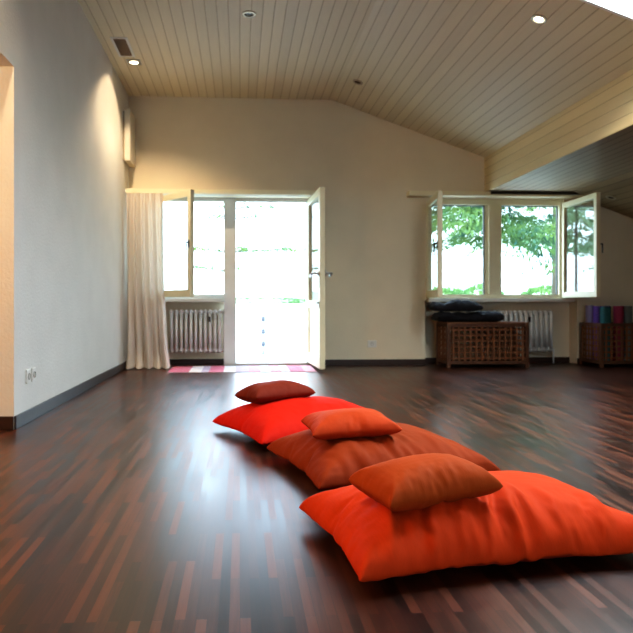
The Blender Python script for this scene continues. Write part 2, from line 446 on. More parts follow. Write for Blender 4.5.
for sy in (-1, 1):
    y0 = -LT if sy < 0 else 0
    m.box(xc-.018, xc+.018, min(y0, y0+sy*.006), max(y0, y0+sy*.006), .93, 1.17, .002)
    m.cyl((xc, y0, 1.10), (xc, y0+sy*.085, 1.10), .014); m.cyl((xc, y0, 1.10), (xc, y0+sy*.02, 1.10), .034)
    m.tube([(xc, y0+sy*.083, 1.10), (xc+.12, y0+sy*.083, 1.07)], .0145)
tag(m.build('handle', STEEL, leaf, True), 'steel lever handle and long plate')
m = MB(); m.box(xc-.016, xc+.016, 0, .012, .70, .78, .003); m.cyl((xc, .005, .76), (xc, .035, .76), .011); m.build('catch', STEEL, leaf)
# --- right window
w = empty('window_2', (0, 0, 0)); tag(w, 'wide right window with both casements open', 'window', kind='structure')
m = MB()
m.box(RW0, RW0+.05, FY0, FY1, ZSILL, ZT, .004); m.box(RW1-.05, RW1, FY0, FY1, ZSILL, ZT, .004)
m.box(RW0+.05, RW1-.05, FY0, FY1, ZT-.075, ZT, .004); m.box(RW0+.05, RW1-.05, FY0, FY1, ZSILL, ZSILL+.05, .004)
m.box(3.262, 3.425, FY0, FY1, ZSILL+.05, ZT-.075, .004)
m.box(3.215, 3.262, FY0+.045, FY1, ZSILL+.05, ZT-.075, .003); m.box(3.425, 3.45, FY0+.045, FY1, ZSILL+.05, ZT-.075, .003)
m.build('window_frame', CREAM, w)
m = MB()
for a, c in ((RW0+.05, 3.215), (3.45, RW1-.05)):
    m.box(a, c, FY1-.03, FY1, ZT-.087, ZT-.075, 0); m.box(c-.012, c, FY1-.03, FY1, ZSILL+.05, ZT-.087, 0)
tag(m.build('shadow_gap_strip', BLACKHOLE, w), 'black strip standing in for the shadow gap')  # black strips drawn for the shadow gaps along the panes
MB().box(NI0+.02, NI1-.06, YB-.06, YB+.2, ZSILL-.05, ZSILL-.002, .006).build('sill', SILLM, w)
make_sash(w, (RW0+.02, FY0, ZSILL+.006), .86, 1.245, math.radians(97.0), 1)
make_sash(w, (RW1-.02, FY0, ZSILL+.006), .86, 1.245, math.radians(88.5), -1)
# --- skylight
k = empty('window_3', (0, 0, 0)); tag(k, 'bright roof skylight in the sloping ceiling', 'skylight', kind='structure')
m = MB()
za = slope_z
def shaft(x0, x1, y0, y1, up=.20):
    m.prism([(x0, za(x0)-.004), (x1, za(x1)-.004), (x1, za(x1)+up), (x0, za(x0)+up)], y0, y1)
shaft(KX0-.0, KX0+.03, KY0, KY1); shaft(KX1-.03, KX1, KY0, KY1); shaft(KX0+.03, KX1-.03, KY0, KY0+.03); shaft(KX0+.03, KX1-.03, KY1-.03, KY1)
m.build('skylight_frame', simple('skylight_white', (.85, .86, .86), .5, .01), k)
m = MB(); m.prism([(KX0+.03, za(KX0)+.15), (KX1-.03, za(KX1)+.15), (KX1-.03, za(KX1)+.16), (KX0+.03, za(KX0)+.16)], KY0+.03, KY1-.03)
m.build('glass', GLASS, k)
# unseen window added behind the camera for sky fill
w = empty('fill_window', (0, 0, 0)); tag(w, 'unseen window added behind the camera to let in fill daylight', 'window', kind='structure')
m = MB()
m.box(.2, .26, YF-.15, YF-.08, .9, 2.2); m.box(2.54, 2.6, YF-.15, YF-.08, .9, 2.2); m.box(.26, 2.54, YF-.15, YF-.08, .9, .96); m.box(.26, 2.54, YF-.15, YF-.08, 2.14, 2.2); m.box(1.37, 1.43, YF-.15, YF-.08, .96, 2.14)
m.build('window_frame', WHITEP, w)
MB().box(.26, 2.54, YF-.12, YF-.11, .96, 2.14).build('glass', GLASS, w)

# ------------------------------------------------------------------ curtain boards and curtain
m = MB(); m.box(XL+.004, 1.02, 7.845, YB-.001, 2.148, 2.205, .004)
t = m.build('curtain_rail', CREAM); tag(t, 'long cream wooden curtain board above the garden door', 'curtain rail')
m = MB(); m.box(XL+.03, 1.0, 7.90, 7.915, 2.14, 2.149); m.build('track', WHITEP, t)
m = MB(); m.box(2.155, 4.62, 7.965, YB-.001, 2.178, 2.238, .004)
t = m.build('curtain_rail', CREAM); tag(t, 'cream wooden curtain board above the wide right window, under the bulkhead', 'curtain rail')
m = MB(); m.box(3.22, 4.55, 7.955, 7.966, 2.205, 2.235); tag(m.build('track', DARKMET, t), 'dark metal track')

def curtain():
    bm = bmesh.new(); nu, nv = 150, 60
    rows = []
    for j in range(nv+1):
        v = j/nv; z = 2.140-v*2.128
        row = []
        for i in range(nu+1):
            u = i/nu
            wid = .445+.06*v**2+.05*max(0, v-.55)**1.3*(1 if u > .0 else 0)
            x = XL+.022+u*wid
            fold = math.sin(u*2*PI*5.2+.5+.9*math.sin(v*2.0+u*4))
            fold2 = math.sin(u*2*PI*2.6+1.3+v*.9)
            fine = math.sin(u*2*PI*17)*max(0, 1-v*8)
            amp = .024+.040*min(1, v*1.5)
            y = 7.80+amp*fold*.8+amp*.6*fold2*v+.007*fine-.03*v
            x += .014*math.sin(u*2*PI*5.2+2.1)*v
            zz = z
            if v > .9:                                   # hem breaking on the floor
                q = (v-.9)/.1
                y -= .06*q*q*(1+.6*fold2); x += .03*q*(u-.35)
                zz += .012*q*q*(.5+.5*fold)
            y += .004*math.sin(v*34+u*9)*v*(1 if v > .75 else 0)
            row.append(bm.verts.new((x, y, max(zz, .006))))
        rows.append(row)
    for j in range(nv):
        for i in range(nu): bm.faces.new((rows[j][i], rows[j+1][i], rows[j+1][i+1], rows[j][i+1]))
    me = bpy.data.meshes.new('curtain'); bm.to_mesh(me); bm.free()
    o = link(bpy.data.objects.new('curtain', me)); me.materials.append(curtain_mat())
    for p in me.polygons: p.use_smooth = True
    tag(o, 'floor-length cream cotton curtain gathered in the corner left of the window', 'curtain')
curtain()

# ------------------------------------------------------------------ radiators
def make_radiator(x0, n, pitch, z0, z1, yc, label):
    r = empty('radiator', (x0, yc, 0)); tag(r, label, 'radiator', 'column radiators under the windows')
    def section():
        m = MB(); wx = pitch*.30
        for yy in (-.038, .038):
            m.cyl((0, yy, z0+.03), (0, yy, z1-.03), wx, seg=12)
        for zz in (z0+.03, z1-.03):
            m.ball((0, 0, zz), 1, (pitch*.47, .062, .034), 14)
        return m
    base = section().build('section', ENAMEL, r, True)
    for k in range(1, n):
        c = base.copy(); link(c, r); c.location = (k*pitch, 0, 0)
    L = (n-1)*pitch
    for zz in (z0+.03, z1-.03): MB().cyl((-.02, 0, zz), (L+.02, 0, zz), .016).build('header_pipe', ENAMEL, r, True)
    for e in (L+.02, -.02):
        q = e+(.03 if e > 0 else -.03)
        MB().tube([(e, 0, z0+.03), (q, 0, z0+.03), (q, 0, .0)], .011).build('supply_pipe', ENAMEL, r, True)
    m = MB(); m.cyl((L*.72, -.06, z1-.09), (L*.72, -.075, z1-.15), .012); m.ball((L*.72, -.07, z1-.10), .016)
    tag(m.build('valve', DARKMET, r, True), 'small dark metal bleed valve')
    return r
make_radiator(-.875, 12, .0615, .165, .715, 8.2, 'white column radiator in the niche beside the garden door')
make_radiator(3.02, 17, .0685, .155, .705, 8.2, 'white column radiator in the niche behind the slatted crate')
# the plain panels under each radiator
# ------------------------------------------------------------------ rug
bm = MB(); bm.box(-.86, .86, -.36, .36, 0, .008, .003)
o = bm.build('rug', rug_mat(), loc=(.03, 7.66, .0)); tag(o, 'narrow raspberry, pink and white striped cotton rug in front of the garden door', 'rug')

# ------------------------------------------------------------------ ceiling and wall fittings
LAMP_ON = emit_mat('lamp_glow', (1, .82, .55), 14); LAMP_ON.cycles.emission_sampling = 'NONE'
def spot(loc, tilt, lit, label, square=False, r=.05):
    t = empty('downlight', loc); t.rotation_euler = (0, tilt, 0)
    tag(t, label, 'ceiling light')
    m = MB()
    if square:
        for a in ((-.075, .075, -.075, -.05), (-.075, .075, .05, .075), (-.075, -.05, -.05, .05), (.05, .075, -.05, .05)):
            m.box(a[0], a[1], a[2], a[3], -.008, -.0005, .002)
    m.ring((0, 0, -.009), r*.78, r*1.2, .009)
    m.build('trim_ring', STEEL if square else simple('downlight_rim', (.5, .42, .3), .35, .02, metal=.7), t, False)
    m = MB(); m.ball((0, 0, -.003), r*.8, (1, 1, .10), 16)
    m.build('bulb', LAMP_ON if lit else simple('unlit_reflector', (.10, .085, .06), .25, .02, metal=.5), t, True)
    return t
def spot_lamp(loc, e, size=100, blend=.7, col=(1, .75, .47), rot=(0, 0, 0)):
    l = bpy.data.lights.new('spot_lamp', 'SPOT'); l.energy = e; l.spot_size = math.radians(size); l.spot_blend = blend
    l.color = col; l.shadow_soft_size = .055
    o = link(bpy.data.objects.new('spot_lamp', l)); o.location = loc; o.rotation_euler = rot
    return o
def slope_y(x): return slope_z(x)-.001
S1 = (-1.15, 6.96, ZC); S2 = (-1.15, 2.9, ZC)
spot(S1, 0, True, 'lit square downlight next to the ceiling vent by the left wall', True, .06)
def off_spot(px, py): pass
S3 = (2.33, 4.81, slope_z(2.33)); tl = math.atan(SL)
spot(S3, tl, True, 'lit round downlight in the sloping ceiling beside the skylight')
spot((1.36, 7.25, slope_z(1.36)), tl, False, 'unlit round downlight in the sloping ceiling near the end wall')
spot((.082, 5.752, ZC), 0, False, 'unlit round downlight in the middle of the flat ceiling', r=.055)
spot((4.63, 7.66, ZS-.36*(4.63-XS)), math.atan(.36), False, 'unlit round downlight in the shaded low ceiling at far right')
# vent
t = empty('ceiling_vent', (-1.195, 6.56, ZC)); tag(t, 'rectangular brown ceiling vent grille in a pale frame above the left wall', 'vent')
m = MB()
for a in ((-.085, .085, -.24, -.215), (-.085, .085, .215, .24), (-.085, -.06, -.215, .215), (.06, .085, -.215, .215)): m.box(*a, -.012, -.0005, .002)
m.build('vent_frame', WHITEP, t)
m = MB()
for k in range(10): m.box(-.06+.012*k, -.054+.012*k, -.215, .215, -.009, -.0005, 0, Matrix.Rotation(.5, 4, 'Y'))
m.box(-.06, .06, -.215, .215, -.0025, -.0005)
m.build('grille', simple('vent_brown', (.17, .105, .06), .5, .05), t)
# pale box on the left wall
t = empty('wall_box', (XL, 7.68, 2.50)); tag(t, 'tall flat cream box fixed high on the left wall near the corner', 'wall box')
m = MB(); m.box(.022, .09, 0, .40, .01, .63, .006); m.build('casing', SCREEN, t)
m = MB(); m.box(0, .022, .02, .38, .03, .61, .002); tag(m.build('backplate', simple('box_back', (.30, .25, .18), .6, .03), t), 'dark wall bracket')
# sockets
def socket(loc, rz, label, group=None, w=.068):
    t = empty('wall_socket', loc, rz); tag(t, label, 'socket', group)
    m = MB(); m.box(-w/2, w/2, -.011, 0, -.046, .046, .004); m.build('cover_plate', PLASTIC, t)
    m = MB(); m.ring((0, 0, 0), .018, .0215, .003, 24, Matrix.Translation((0, -.013, 0)) @ Matrix.Rotation(PI/2, 4, 'X'))
    for xx, zz in ((-.009, .002), (.009, .002), (0, -.006)): m.cyl((xx, -.0105, zz), (xx, -.0115, zz), .0028, seg=10)
    m.build('outlet', simple('socket_grey', (.35, .34, .32), .5, .02), t)
socket((XL, 4.275, .305), PI/2, 'white socket low on the left wall, nearer the hall opening')
socket((XL, 4.385, .305), PI/2, 'white socket low on the left wall, second from the hall opening')
socket((1.704, YB, .275), 0, 'double white socket low on the end wall right of the garden door', w=.115)

# ------------------------------------------------------------------ baskets
def make_basket(name_loc, W, D, Hb, label, nv, nh, lid):
    t = empty('slatted_crate', name_loc); tag(t, label, 'crate')
    p = .042
    for xx in (0, W-p):
        for yy in (0, D-p): MB().box(xx, xx+p, yy, yy+p, 0, Hb, .003).build('corner_post', BASKETD, t)
    for z0, z1 in ((.045, .085), (Hb-.04, Hb)):
        for a in ((p, W-p, .006, .034), (p, W-p, D-.034, D-.006), (.006, .034, p, D-p), (W-.034, W-.006, p, D-p)):
            MB().box(*a, z0, z1, .002).build('rail', BASKETD, t)
    def panel(L, n_v, horizontal_x, off):
        m = MB()
        za, zb = .085, Hb-.04
        for k in range(n_v):
            c = p+(L-2*p)*(k+.5)/n_v; hw = .0105
            if horizontal_x: m.box(c-hw, c+hw, off+.004, off+.013, za, zb)
            else: m.box(off+.004, off+.013, c-hw, c+hw, za, zb)
        for k in range(nh):
            c = za+(zb-za)*(k+.5)/nh; hw = .010
            if horizontal_x: m.box(p, L-p, off+.014, off+.023, c-hw, c+hw)
            else: m.box(off+.014, off+.023, p, L-p, c-hw, c+hw)
        return m
    panel(W, nv, True, 0).build('front_panel', BASKETW, t)
    panel(W, nv, True, D-.03).build('back_panel', BASKETW, t)
    for off in (0, W-.03): panel(D, max(5, int(nv*D/W)), False, off).build('side_panel', BASKETW, t)
    MB().box(.03, W-.03, .03, D-.03, .05, .062).build('base', BASKETD, t)
    if lid:
        m = MB(); n = 7
        for k in range(n): m.box(-.004, W+.004, D*k/n+.003, D*(k+1)/n-.003, Hb+.001, Hb+.018, .003)
        m.build('lid', BASKETW, t)
    return t
make_basket((2.548, 7.655, 0), 1.03, .45, .545, 'long slatted wooden crate under the right window with dark blankets on its lid', 13, 6, True)
make_basket((4.45, 7.575, 0), .74, .50, .55, 'open slatted wooden crate at the right edge holding rolled mats', 10, 6, False)

# folded dark blankets on the long crate
def blanket(loc, L, D, T, rz, seed, col, label):
    bm = bmesh.new(); nu, nv = 44, 26
    prof = []
    for j in range(nv):
        a = 2*PI*j/nv
        ca, sa = math.cos(a), math.sin(a)
        prof.append((math.copysign(abs(ca)**.55, ca)*D/2, math.copysign(abs(sa)**.7, sa)*T/2))
    rows = []
    for i in range(nu+1):
        u = i/nu; e = (1-abs(2*u-1)**9)**.5
        e = max(e, .05)
        row = []
        for (y, z) in prof:
            p = Vector(((u-.5)*L, y*(.88+.12*e), z*(.25+.75*e)))
            n1 = noise.noise(Vector((p.x*7+seed, p.y*6, z*5))); n2 = noise.noise(Vector((p.x*17+seed, p.y*15, 2.3)))
            p.z += (.045*n1+.020*n2)*(1 if z > -T*.3 else 0)
            p.y += .02*noise.noise(Vector((p.x*6, seed, z*20)))
            p.z += -.012*abs(math.sin(z/T*PI*2.2))*0
            row.append(bm.verts.new((p.x, p.y, max(p.z+T/2, 0))))
        rows.append(row)
    for i in range(nu):
        for j in range(nv):
            bm.faces.new((rows[i][j], rows[i+1][j], rows[i+1][(j+1) % nv], rows[i][(j+1) % nv]))
    bm.faces.new(rows[0]); bm.faces.new(rows[-1][::-1])
    bmesh.ops.recalc_face_normals(bm, faces=bm.faces)
    me = bpy.data.meshes.new('blanket'); bm.to_mesh(me); bm.free()
    o = link(bpy.data.objects.new('folded_blanket', me)); me.materials.append(fabric('blanket_cloth', col))
    for p in me.polygons: p.use_smooth = True
    o.location = loc; o.rotation_euler = (0, 0, rz)
    tag(o, label, 'blanket')
    return o
ZL = .5635
blanket((2.87, 7.865, ZL), .84, .36, .115, .02, 1, (.012, .011, .014), 'near-black folded blanket lying directly on the long crate lid')
blanket((2.72, 7.875, ZL+.134), .62, .32, .115, -.04, 9, (.026, .026, .032), 'charcoal folded blanket on top of the black one on the long crate')

# rolled mats in the open crate
def rolled_mat(loc, r, h, col, label, tx=0, ty=0):
    bm = bmesh.new(); turns = 5; n = turns*22; th = .0042
    pts = []
    for i in range(n+1):
        a = 2*PI*i/22; rr = .014+(r-.014)*i/n
        pts.append((rr*math.cos(a), rr*math.sin(a), a))
    prev = None
    for (x, y, a) in pts:
        c, s = math.cos(a), math.sin(a)
        cur = [bm.verts.new((x-c*th, y-s*th, 0)), bm.verts.new((x+c*th, y+s*th, 0)), bm.verts.new((x+c*th, y+s*th, h)), bm.verts.new((x-c*th, y-s*th, h))]
        if prev:
            for j in range(4): bm.faces.new((prev[j], cur[j], cur[(j+1) % 4], prev[(j+1) % 4]))
        else: bm.faces.new(cur[::-1])
        prev = cur
    bm.faces.new(prev)
    bmesh.ops.recalc_face_normals(bm, faces=bm.faces)
    me = bpy.data.meshes.new('rolled_mat'); bm.to_mesh(me); bm.free()
    o = link(bpy.data.objects.new('rolled_mat', me)); me.materials.append(simple('mat_foam', col, .65, .06, 20, .15, 200))
    autosmooth(o, 50); o.location = loc; o.rotation_euler = (tx, ty, 0)
    tag(o, label, 'exercise mat', 'rolled exercise mats standing in the open crate')
for x, y, r, h, col, label in [
    (4.538, 7.98, .050, .71, (.30, .26, .46), 'pale lilac rolled mat at the left end of the open crate'),
    (4.578, 7.87, .050, .70, (.16, .07, .42), 'violet rolled mat between the lilac and the teal mats'),
    (4.590, 7.715, .062, .685, (.01, .11, .13), 'dark teal rolled mat in front of the violet one'),
    (4.705, 7.90, .056, .70, (.025, .02, .12), 'navy blue rolled mat between the teal and the magenta mats'),
    (4.800, 7.78, .058, .70, (.30, .015, .075), 'magenta red rolled mat in the open crate'),
    (4.925, 7.80, .060, .70, (.13, .17, .19), 'grey rolled mat right of the magenta one')]:
    rolled_mat((x, y, .064), r, h, col, label)

# ------------------------------------------------------------------ cushions (inflated cloth)
SCL = 10.0
def cushion_sheet(name, a, b_, cell):
    a *= SCL; b_ *= SCL; cell *= SCL
    nx, ny = int(a/cell), int(b_/cell)
    bm = bmesh.new(); T = {}; B = {}
    for i in range(nx+1):
        for j in range(ny+1):
            x = (i/nx-.5)*a; y = (j/ny-.5)*b_
            edge = i in (0, nx) or j in (0, ny)
            h = .12*math.sin(PI*i/nx)*math.sin(PI*j/ny)
            T[i, j] = bm.verts.new((x, y, h))
            B[i, j] = T[i, j] if edge else bm.verts.new((x, y, -h))
    for i in range(nx):
        for j in range(ny):
            bm.faces.new((T[i, j], T[i+1, j], T[i+1, j+1], T[i, j+1]))
            bm.faces.new((B[i, j], B[i, j+1], B[i+1, j+1], B[i+1, j]))
    me = bpy.data.meshes.new(name); bm.to_mesh(me); bm.free()
    return me

fm = bpy.data.meshes.new('sim_floor'); fm.from_pydata([(-30, -30, 0), (30, -30, 0), (30, 30, 0), (-30, 30, 0)], [], [(0, 1, 2, 3)])
simfloor = link(bpy.data.objects.new('sim_floor', fm)); simfloor.modifiers.new('col', 'COLLISION')

def inflate(name, a, b_, cell, pressure, frames, thick, gravity=1.0, tension=30, bend=.6, low=.2, full=.72):
    """fills a flat two-sided cloth case with air on the floor and returns the settled mesh, squashed to the wanted thickness"""
    o = link(bpy.data.objects.new(name, cushion_sheet(name, a, b_, cell))); o.location = (0, 0, .5)
    rest = [v.co/SCL for v in o.data.vertices]
    m = o.modifiers.new('cloth', 'CLOTH'); s = m.settings
    s.quality = 6; s.mass = .03
    s.tension_stiffness = s.compression_stiffness = tension; s.shear_stiffness = tension*.4; s.bending_stiffness = bend
    s.tension_damping = s.compression_damping = s.shear_damping = 15; s.bending_damping = 1; s.air_damping = 4
    s.use_pressure = True; s.uniform_pressure_force = pressure
    s.effector_weights.gravity = gravity
    c = m.collision_settings; c.use_collision = True; c.distance_min = .03; c.use_self_collision = False; c.friction = 20
    m.point_cache.frame_start = 1; m.point_cache.frame_end = frames
    for f in range(1, frames+1): SC.frame_set(f)
    dg = bpy.context.evaluated_depsgraph_get()
    me = bpy.data.meshes.new_from_object(o.evaluated_get(dg)); me.name = name
    SC.frame_set(1)
    bpy.data.objects.remove(o)
    zs = [v.co.z for v in me.vertices]; z0, z1 = min(zs), max(zs)
    xs = [v.co.x for v in me.vertices]; ys = [v.co.y for v in me.vertices]
    cx, cy = (min(xs)+max(xs))/2, (min(ys)+max(ys))/2
    fx, fy = a/(max(xs)-min(xs)), b_/(max(ys)-min(ys))       # restore the finished size
    es = sorted((v.co.z-z0)/(z1-z0) for v in me.vertices if abs(rest[v.index].z) < 1e-6)
    seam = es[int(len(es)*.35)]
    for v in me.vertices:
        r = rest[v.index]                                        # ease the pulled-in edges back out
        f = (v.co.z-z0)/(z1-z0)
        if r.z >= -1e-6:                                         # upper sheet: full, steep-sided top above a low seam
            t = max(0, (f-seam)/(1-seam)); f = low+(1-low)*t**full
        else:
            f = low*max(0, min(1, f/seam))**1.3
        v.co = ((v.co.x-cx)*fx*.5+r.x*.49, (v.co.y-cy)*fy*.5+r.y*.49, f*thick)
    for p in me.polygons: p.use_smooth = True
    return me

def world_bvh(o):
    M = o.matrix_basis
    return BVHTree.FromPolygons([M @ v.co for v in o.data.vertices], [tuple(p.vertices) for p in o.data.polygons])

def place_cushion(name, me, loc, rz, mat, label, group, flip=1, thick=.2, sag=1.0, folds=(), seed=0):
    """sag > 1 lowers the seam towards the floor; folds = soft pleats running up from the long edges"""
    o = link(bpy.data.objects.new(name, me)); me.materials.clear(); me.materials.append(mat)
    b2 = max(v.co.y for v in me.vertices); a2 = max(v.co.x for v in me.vertices)
    for v in me.vertices:
        x, y, z = v.co
        z = thick*(max(z, 0)/thick)**sag
        for side, amp, n in folds:
            d = (side*y+b2)/(2*b2)                       # 0 at this edge, 1 at the opposite one
            if d < .62 and z > .02:
                wob = noise.noise(Vector((x*5, d*7, seed+4)))
                xx = x-.9*d*b2*(.6+.8*noise.noise(Vector((x*2.3, seed, 1))))+.02*wob
                patch = .35+1.1*max(0, noise.noise(Vector((x*3.1, d*2, seed+9)))+.25)
                def ridge(fq, o2):
                    q = noise.noise(Vector((xx*fq, seed+side*3+o2, d*1.1)))
                    return (1-min(1, abs(q)*2.8))**1.4-.3
                rdg = (.7*ridge(n, 0)+.45*ridge(n*2.1, 5))*patch
                w = math.sin(min(1, d/.40)*PI)**.7 if d < .40 else 0
                ex = max(0, 1-(abs(x)/a2)**4)
                z += amp*rdg*w*ex; y += -side*amp*.6*rdg*w*ex
        z += .006*noise.noise(Vector((x*9, y*9, seed)))*min(1, z/.05)
        v.co = (x*flip, y, max(z, 0))
    if flip < 0: me.flip_normals()
    o.location = loc; o.rotation_euler = (0, 0, rz)
    m = o.modifiers.new('smooth', 'SUBSURF'); m.levels = m.render_levels = 1
    tag(o, label, 'cushion', group)
    return o

def rest_on(o, under, tilt_gain=.35, q=.22):
    """lay a small cushion on a big one: tilt to the local slope, lower to contact and follow the surface"""
    bvh = world_bvh(under); L = o.location
    def top(x, y):
        h = bvh.ray_cast(Vector((x, y, 3)), Vector((0, 0, -1)))
        return h[0].z if h[0] else .0
    d = .10
    gx = (top(L.x+d, L.y)-top(L.x-d, L.y))/(2*d)*tilt_gain; gy = (top(L.x, L.y+d)-top(L.x, L.y-d))/(2*d)*tilt_gain
    R = Matrix.Rotation(o.rotation_euler.z, 4, 'Z')
    T = Matrix(((1, 0, 0, 0), (0, 1, 0, 0), (gx, gy, 1, 0), (0, 0, 0, 1)))
    A = T @ R
    pts = [A @ v.co for v in o.data.vertices]
    gaps = sorted(p.z-top(L.x+p.x, L.y+p.y) for p in pts)
    dz = -gaps[int(len(gaps)*q)]
    Ri = R.inverted()
    for v, p in zip(o.data.vertices, pts):
        t = top(L.x+p.x, L.y+p.y)
        p.z += dz
        if p.z < t+.003: p.z = t+.003
        v.co = Ri @ p
    base = top(L.x, L.y)
    for v in o.data.vertices: v.co.z -= base
    o.location.z = base

GB = 'large floor cushions in a row'; GS = 'small cushions lying on the floor cushions'
C_ORANGE = fabric('orange_red_cotton', (.64, .056, .006)); C_RUST = fabric('rust_cotton', (.265, .040, .006)); C_RED = fabric('red_cotton', (.60, .016, .004))
C_BROWN = fabric('brown_cotton', (.18, .027, .013)); C_APRI = fabric('apricot_cotton', (.48, .062, .013)); C_CARA = fabric('caramel_cotton', (.44, .072, .009))
me1 = inflate('floor_cushion', 1.02, .655, .0145, 1.5, 60, .205, bend=.15)
me2 = inflate('floor_cushion', .87, .78, .016, 1.4, 55, .205, bend=.15)
me3 = inflate('floor_cushion', .93, .76, .019, 1.8, 60, .21, bend=.2)
big1 = place_cushion('floor_cushion', me1, (.755, 2.045, .002), math.radians(9.3), C_ORANGE, 'large bright orange floor cushion nearest the camera', GB, 1, .205, 1.0, ((1, .062, 10),), 5)
big2 = place_cushion('floor_cushion', me2, (.634, 2.952, .002), math.radians(13.6), C_RUST, 'large rust-brown floor cushion in the middle of the row', GB, -1, .205, 1.0, ((1, .034, 11),), 8)
big3 = place_cushion('floor_cushion', me3, (.385, 3.825, .002), math.radians(23), C_RED, 'large bright red floor cushion farthest from the camera', GB, 1, .21, 1.0, ((1, .012, 9),), 12)
s1 = inflate('small_cushion', .40, .275, .0105, 1.9, 50, .135, bend=.3, low=.38)
s2 = inflate('small_cushion', .41, .36, .0115, 2.2, 50, .12, bend=.3, low=.38)
s3 = inflate('small_cushion', .43, .30, .0125, 3.0, 50, .14, low=.40)
bpy.data.objects.remove(simfloor)
sm1 = place_cushion('small_cushion', s1, (.565, 1.925, 0), math.radians(17), C_CARA, 'small caramel-brown cushion on the bright orange floor cushion', GS, 1, .135, 1.0, ((1, .010, 20),), 5)
sm2 = place_cushion('small_cushion', s2, (.50, 2.885, 0), math.radians(3), C_APRI, 'small apricot-orange cushion on the rust floor cushion', GS, -1, .12, 1.0, ((1, .007, 18),), 6)
sm3 = place_cushion('small_cushion', s3, (.215, 3.90, 0), math.radians(27), C_BROWN, 'small dark brown cushion on the red floor cushion', GS, 1, .14, 1.0)
rest_on(sm1, big1); rest_on(sm2, big2); rest_on(sm3, big3)

# ------------------------------------------------------------------ outside
LAWN = simple('pale_lawn', (.50, .56, .40), .95, .25, 1.5); PAVE = simple('white_paving', (.62, .62, .62), .9, .05, 3)
m = MB(); m.box(-40, 60, 12.5, 70, -.5, -.03)
struct('ground', m, LAWN, 'pale lawn of the garden outside', 'lawn')
m = MB(); m.box(-12, 16, YB+.22, 12.5, -.5, -.02)
struct('terrace', m, PAVE, 'bright white paved terrace outside the garden door', 'terrace')
m = MB(); m.prism([(-40, 0), (60, 0), (60, .1), (-40, .1)], 0, 1)
o = struct('hillside', MB().prism([(28, -.4), (110, 3.2), (110, -.4)], -45, 60), LAWN, 'pale grassy bank rising behind the garden', 'hillside')
o.rotation_euler = (0, 0, PI/2); o.scale = (1, -1, 1)

def leaf_quad(bm, p, d, w, l, up):
    d = d.normalized(); s = d.cross(up)
    if s.length < 1e-4: s = Vector((1, 0, 0))
    s.normalize()
    a = bm.verts.new(p); b_ = bm.verts.new(p+d*l*.5+s*w); c = bm.verts.new(p+d*l); e = bm.verts.new(p+d*l*.5-s*w)
    bm.faces.new((a, b_, c, e))

def conifer(loc, h, z_low, reach, seed, mat, label, group, n_br=46, dens=260):
    rnd = random.Random(seed)
    t = empty('conifer', loc); tag(t, label, 'tree', group)
    m = MB(); m.cyl((0, 0, -.1), (0, 0, h*.97), .011*h, .02, 10); m.build('trunk', BARK, t, True)
    bm = bmesh.new()
    for k in range(n_br):
        f = k/(n_br-1); z = z_low+(h-z_low)*f**1.15
        L = reach*(1-.75*f)*rnd.uniform(.75, 1.1); az = k*2.4+rnd.uniform(-.4, .4)
        dirv = Vector((math.cos(az), math.sin(az), 0)); side = Vector((-dirv.y, dirv.x, 0))
        droop = rnd.uniform(.16, .34)
        for q in range(int(dens*(1-.6*f))):
            u = rnd.random()**.7
            spread = .42*L*(1-.55*u)*(.35+u)
            v = rnd.gauss(0, .42)*spread
            p = dirv*(u*L)+side*v+Vector((0, 0, z+.25*u*L-droop*u*u*L*1.6-abs(v)*.35-abs(rnd.gauss(0, .09))))
            dd = (dirv*rnd.uniform(.4, 1)+side*(1 if v > 0 else -1)*rnd.uniform(.1, .9)+Vector((0, 0, rnd.uniform(-.8, .05))))
            leaf_quad(bm, p, dd, rnd.uniform(.015, .034), rnd.uniform(.12, .28), Vector((rnd.uniform(-.5, .5), rnd.uniform(-.5, .5), 1)))
    me = bpy.data.meshes.new('foliage'); bm.to_mesh(me); bm.free()
    o = link(bpy.data.objects.new('foliage', me), t); me.materials.append(mat)
    return t
def shrub(loc, sx, sy, sz, n, seed, mat, name, label, cat, group=None, leaf=(.04, .14)):
    rnd = random.Random(seed)
    t = empty(name, loc); tag(t, label, cat, group)
    bm = bmesh.new()
    for q in range(n):
        d = Vector((rnd.gauss(0, 1), rnd.gauss(0, 1), rnd.gauss(0, 1))).normalized()
        r = rnd.uniform(.6, 1)**.5*(1+.25*noise.noise(d*2.2+Vector((seed, 0, 0))))
        p = Vector((d.x*sx*r, d.y*sy*r, sz*(1+d.z*r)))
        if p.z < .02: continue
        leaf_quad(bm, p, d+Vector((rnd.uniform(-.7, .7), rnd.uniform(-.7, .7), rnd.uniform(-.5, .7))), leaf[0], leaf[1], Vector((rnd.uniform(-1, 1), rnd.uniform(-1, 1), .6)))
    me = bpy.data.meshes.new('foliage'); bm.to_mesh(me); bm.free()
    link(bpy.data.objects.new('foliage', me), t).data.materials.append(mat)
    m = MB(); m.cyl((0, 0, -.2), (0, 0, sz*1.1), .05+sz*.03, .02, 8); m.build('stem', BARK, t, True)
    return t
BARK = simple('bark', (.09, .07, .055), .9, .3, 8)
NEEDLE_A = foliage('spruce_needles', (.045, .105, .085), (.15, .23, .06)); NEEDLE_B = foliage('fir_needles', (.055, .12, .06), (.20, .28, .07))
PALE_LEAF = foliage('pale_leaves', (.16, .26, .16), (.34, .44, .26)); HEDGE = foliage('hedge_leaves', (.10, .20, .08), (.22, .34, .12))
GT = 'conifers in the garden'
conifer((5.72, 14.0, -.05), 9, 2.35, 3.05, 3, NEEDLE_A, 'dark drooping conifer seen behind the mullion of the right window', GT, 64, 700)
conifer((12.0, 23.5, -.05), 12.5, 3.3, 4.9, 5, NEEDLE_B, 'yellow-green conifer seen through the right casement of the right window', GT, 70, 600)
